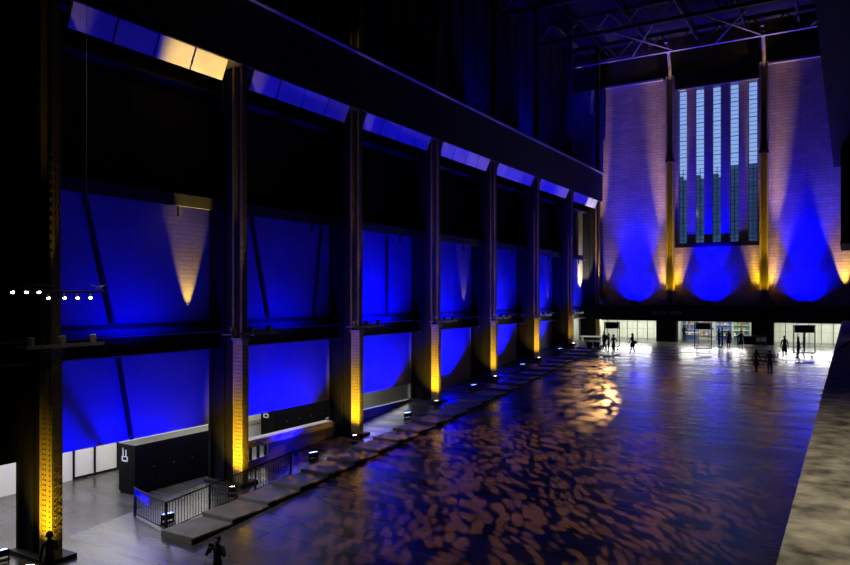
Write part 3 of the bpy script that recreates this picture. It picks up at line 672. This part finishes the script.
# ------------------------------------------------------------------ people
def person(loc, face, label, top, legs, pose='stand', H=1.74, hair='short', extra=None, skirt=False):
    k = H / 1.75
    J = {}
    def P(n, x, y, z, r): J[n] = (Vector((x, y, z)) * k, r * k)
    st = .10 if pose not in ('walk', 'reach') else .09
    P('pelvis', 0, 0, .95, .135); P('waist', 0, .0, 1.10, .118); P('chest', 0, .01, 1.30, .145); P('neck0', 0, 0, 1.46, .075); P('neck', 0, .01, 1.52, .055)
    P('head0', 0, .02, 1.58, .085); P('head1', 0, .03, 1.66, .098); P('head2', 0, .02, 1.72, .075)
    sw = {'walk': .22, 'reach': .26}.get(pose, .03)
    for s, sd in (('l', -1), ('r', 1)):
        f = sw * sd
        P('hip' + s, sd * .09, 0, .90, .10); P('knee' + s, sd * st, f * .55 + .02, .50, .062)
        P('calf' + s, sd * st, f * .8 - .02, .34, .058); P('ank' + s, sd * (st + .01), f, .09, .04); P('toe' + s, sd * (st + .03), f + .17, .04, .038)
        P('sh' + s, sd * .175, 0, 1.42, .07)
        if pose == 'photo': el, wr, hd = (sd * .30, .14, 1.22), (sd * .13, .30, 1.50), (sd * .085, .33, 1.58)
        elif pose == 'phone' and sd > 0: el, wr, hd = (sd * .25, .08, 1.14), (sd * .10, .28, 1.26), (sd * .06, .34, 1.30)
        elif pose == 'reach' and sd > 0: el, wr, hd = (sd * .22, .22, 1.26), (sd * .16, .46, 1.30), (sd * .14, .55, 1.32)
        elif pose == 'akimbo': el, wr, hd = (sd * .36, -.03, 1.18), (sd * .2, .08, 1.02), (sd * .16, .12, 1.0)
        else: el, wr, hd = (sd * .245, -.02 - f * .3, 1.14), (sd * .26, .05 - f * .8, .89), (sd * .255, .07 - f * .9, .81)
        P('el' + s, *el, .047); P('wr' + s, *wr, .032); P('hd' + s, *hd, .036)
    E = [('pelvis', 'waist'), ('waist', 'chest'), ('chest', 'neck0'), ('neck0', 'neck'), ('neck', 'head0'), ('head0', 'head1'), ('head1', 'head2')]
    for s in 'lr': E += [('pelvis', 'hip' + s), ('hip' + s, 'knee' + s), ('knee' + s, 'calf' + s), ('calf' + s, 'ank' + s), ('ank' + s, 'toe' + s), ('neck0', 'sh' + s), ('sh' + s, 'el' + s), ('el' + s, 'wr' + s), ('wr' + s, 'hd' + s)]
    # fingers and thumb
    for s, sd in (('l', -1), ('r', 1)):
        wr, hd = J['wr' + s][0], J['hd' + s][0]; d = (hd - wr).normalized(); side = d.cross(Vector((0, 1, 0) if abs(d.y) < .7 else (0, 0, 1))).normalized(); nrm = d.cross(side).normalized()
        for q, ln in enumerate((.07, .08, .075, .058)):
            o0 = hd + side * (q - 1.5) * .019 * k
            J['f%s%da' % (s, q)] = (o0 + d * .035 * k, .0095 * k); J['f%s%db' % (s, q)] = (o0 + d * (.035 + ln * .6) * k + nrm * .012 * k, .0085 * k); J['f%s%dc' % (s, q)] = (o0 + d * (.03 + ln) * k + nrm * .035 * k, .0075 * k)
            E += [('hd' + s, 'f%s%da' % (s, q)), ('f%s%da' % (s, q), 'f%s%db' % (s, q)), ('f%s%db' % (s, q), 'f%s%dc' % (s, q))]
        tb0 = wr + (hd - wr) * .55 - side * .03 * k
        J['t%sa' % s] = (tb0 - side * .02 * k + d * .02 * k, .011 * k); J['t%sb' % s] = (tb0 - side * .028 * k + d * .055 * k + nrm * .012 * k, .009 * k)
        E += [('hd' + s, 't%sa' % s), ('t%sa' % s, 't%sb' % s)]
    names = list(J); idx = {n: i for i, n in enumerate(names)}
    me = bpy.data.meshes.new('body_skeleton'); me.from_pydata([J[n][0] for n in names], [(idx[a], idx[b]) for a, b in E], []); ob = bpy.data.objects.new('body_skeleton', me); COL.objects.link(ob)
    md = ob.modifiers.new('skin', 'SKIN'); md.use_smooth_shade = True; md.branch_smoothing = .3; ob.modifiers.new('sub', 'SUBSURF').levels = 1; ob.modifiers['sub'].render_levels = 1
    for n in names:
        sv = me.skin_vertices[0].data[idx[n]]; r = J[n][1]
        sv.radius = (r, r); sv.use_root = n == 'pelvis'
        if n in ('pelvis', 'waist', 'chest'): sv.radius = (r * 1.12, r * .82)
    bpy.context.view_layer.update()
    dg = bpy.context.evaluated_depsgraph_get(); nm = bpy.data.meshes.new_from_object(ob.evaluated_get(dg)); bpy.data.objects.remove(ob)
    for m_ in (M['skin'], top, legs, M['shoe']): nm.materials.append(m_)
    segs = []
    for a, b in E:
        if a[0] in 'ft' and a[1] in 'lr' or b[0] in 'ft' and b[1] in 'lr' or a[:2] == 'wr': s_ = 0
        elif 'head' in b or a == 'neck': s_ = 0
        elif 'toe' in b: s_ = 3
        elif 'hip' in b or a[:3] in ('hip', 'kne', 'cal'): s_ = 2
        else: s_ = 1
        segs.append((J[a][0], J[b][0], s_, max(J[a][1], J[b][1])))
    for p in nm.polygons:
        c = p.center; best = 9; bi = 0
        for a, b, s_, r in segs:
            ab = b - a; t_ = max(0, min(1, (c - a).dot(ab) / max(ab.length_squared, 1e-9))); dd = (c - (a + ab * t_)).length - r * .6
            if dd < best: best = dd; bi = s_
        p.material_index = bi; p.use_smooth = True
    nm.name = 'person'
    r = bpy.data.objects.new('person', nm); COL.objects.link(r); r.location = loc; r.rotation_euler = (0, 0, face)
    tag(r, label, 'person')
    hc = Vector((0, .025, 1.655)) * k
    hm = MB(); hm.sph(hc + Vector((0, -.022, .022)) * k, .112 * k, (.93, 1.0, 1.05), 16, 10)
    bmesh.ops.delete(hm.bm, geom=[v for v in hm.bm.verts if v.co.y > hc.y + .045 * k and v.co.z < hc.z + .06 * k], context='VERTS')
    if hair == 'long': hm.sph(hc + Vector((0, -.07, -.09)) * k, .09 * k, (1.05, .6, 1.5), 12, 8)
    hm.build('hair', M['hair'], r, True)
    fm = MB(); fm.sph(hc + Vector((0, .098, -.015)) * k, .02 * k, (.8, 1, 1.3), 8, 6); 
    for sd in (-1, 1): fm.sph(hc + Vector((sd * .098, 0, -.01)) * k, .026 * k, (.4, .8, 1.2), 8, 6)
    fm.build('nose_and_ears', M['skin'], r, True)
    em = MB()
    for sd in (-1, 1): em.sph(hc + Vector((sd * .034, .088, .012)) * k, .012 * k, (1.2, .6, .8), 8, 6)
    em.build('eyes', M['hair'], r, True)
    MB().sph(hc + Vector((0, .088, -.058)) * k, .02 * k, (1.3, .4, .35), 8, 6).build('mouth', M['maroon'], r, True)
    if skirt: MB().cyl((0, 0, .58 * k), (0, 0, 1.0 * k), .21 * k, .15 * k, 16).build('skirt', top, r, True)
    if extra == 'bag':
        MB().sph(Vector((-.05, -.28, 1.0)) * k, .2 * k, (.5, .9, .75)).build('shoulder_bag', M['cloth'], r, True)
        MB().tube([Vector((-.05, -.2, 1.12)) * k, Vector((-.12, -.05, 1.4)) * k, Vector((.0, .1, 1.3)) * k], .015, 6).build('bag_strap', M['cloth'], r)
    if extra == 'backpack': MB().box(-.15 * k, .15 * k, -.28 * k, -.1 * k, 1.0 * k, 1.42 * k).build('backpack', M['cloth'], r, bevel=.05)
    if extra == 'coat': MB().cyl((0, 0, .55 * k), (0, 0, 1.1 * k), .22 * k, .165 * k, 16).build('coat_skirt', top, r, True)
    return r
def on(u, v, **kw): x, y = on_floor(u, v); return (x, y, rz(y))
# photographer near the ramp foot, facing the viewer with a phone raised
pp = person((-16.0, 14.8, -4.2), R(200), 'person in black photographing towards the viewer with both hands raised', M['cloth'], M['denim'], 'photo', 1.74)
ph = MB().box(-.085, .085, -.005, .005, -.045, .045).build('phone', M['phone'], None)
hv = Matrix.Rotation(R(200), 4, 'Z') @ Vector((0, .385, 1.625)); ph.location = Vector((-16.0, 14.8, -4.2)) + hv; ph.rotation_euler = (0, 0, R(200))
tag(ph, 'dark phone held up by the photographer at the ramp foot', 'phone')
MB().box(-.078, .078, -.008, -.004, -.04, .04).build('screen', M['screen'], ph)
p0 = person((-20.75, 12.55, -4.2), R(75), 'person in black standing at the foot of the closest gold column', M['cloth'], M['cloth'], 'phone', 1.7)
person(on(604.3, 351), R(150), 'person in dark coat at the left of the group by the left doors', M['cloth'], M['denim'], 'stand', 1.76, extra='backpack')
person(on(608.8, 352.5), R(100), 'person in navy in the middle of the group by the left doors', M['navy_cloth'], M['denim'], 'stand', 1.66)
person(on(613.6, 354), R(60), 'person in black at the right of the group by the left doors', M['cloth'], M['cloth'], 'akimbo', 1.68)
person(on(632.5, 353.8), R(75), 'person striding with a shoulder bag and one arm stretched forward', M['cloth'], M['cloth'], 'reach', 1.76, 'long', 'bag', skirt=True)
person((ux(684.2, YE + .6), YE + .6, 0), R(330), 'person in dark clothes standing at the white table', M['cloth'], M['cloth'], 'phone', 1.72)
person(on(719, 348.5), R(300), 'person in black with long hair talking before the blue shelf', M['cloth'], M['denim'], 'akimbo', 1.68, 'long')
person(on(722.3, 347.2), R(100), 'person in navy turned to the long haired visitor', M['navy_cloth'], M['denim'], 'phone', 1.76)
person(on(728.6, 349.0), R(200), 'person in a maroon top standing alone in the middle doors', M['maroon'], M['cloth'], 'stand', 1.62, extra='coat')
person(on(741, 351.0), R(170), 'person in a short black dress near the dark desk', M['cloth'], M['skin'], 'phone', 1.70, 'long', skirt=True)
person(on(756.3, 373), R(20), 'person with bag walking on the shiny floor, shorter of the pair', M['cloth'], M['cloth'], 'walk', 1.66, 'long', 'coat')
person(on(769.8, 376), R(10), 'person in black suit on the shiny floor, taller of the pair', M['cloth'], M['cloth'], 'stand', 1.80)
person(on(784.5, 358.5), R(190), 'person in long black coat alone before the right doors', M['cloth'], M['cloth'], 'stand', 1.76, extra='coat')
person(on(798.2, 360.0), R(250), 'person in black beside the right sign stand', M['cloth'], M['cloth'], 'phone', 1.76)
person(on(804.2, 353.5), R(90), 'person in grey behind the right sign stand', M['grey_cloth'], M['grey_cloth'], 'stand', 1.70)
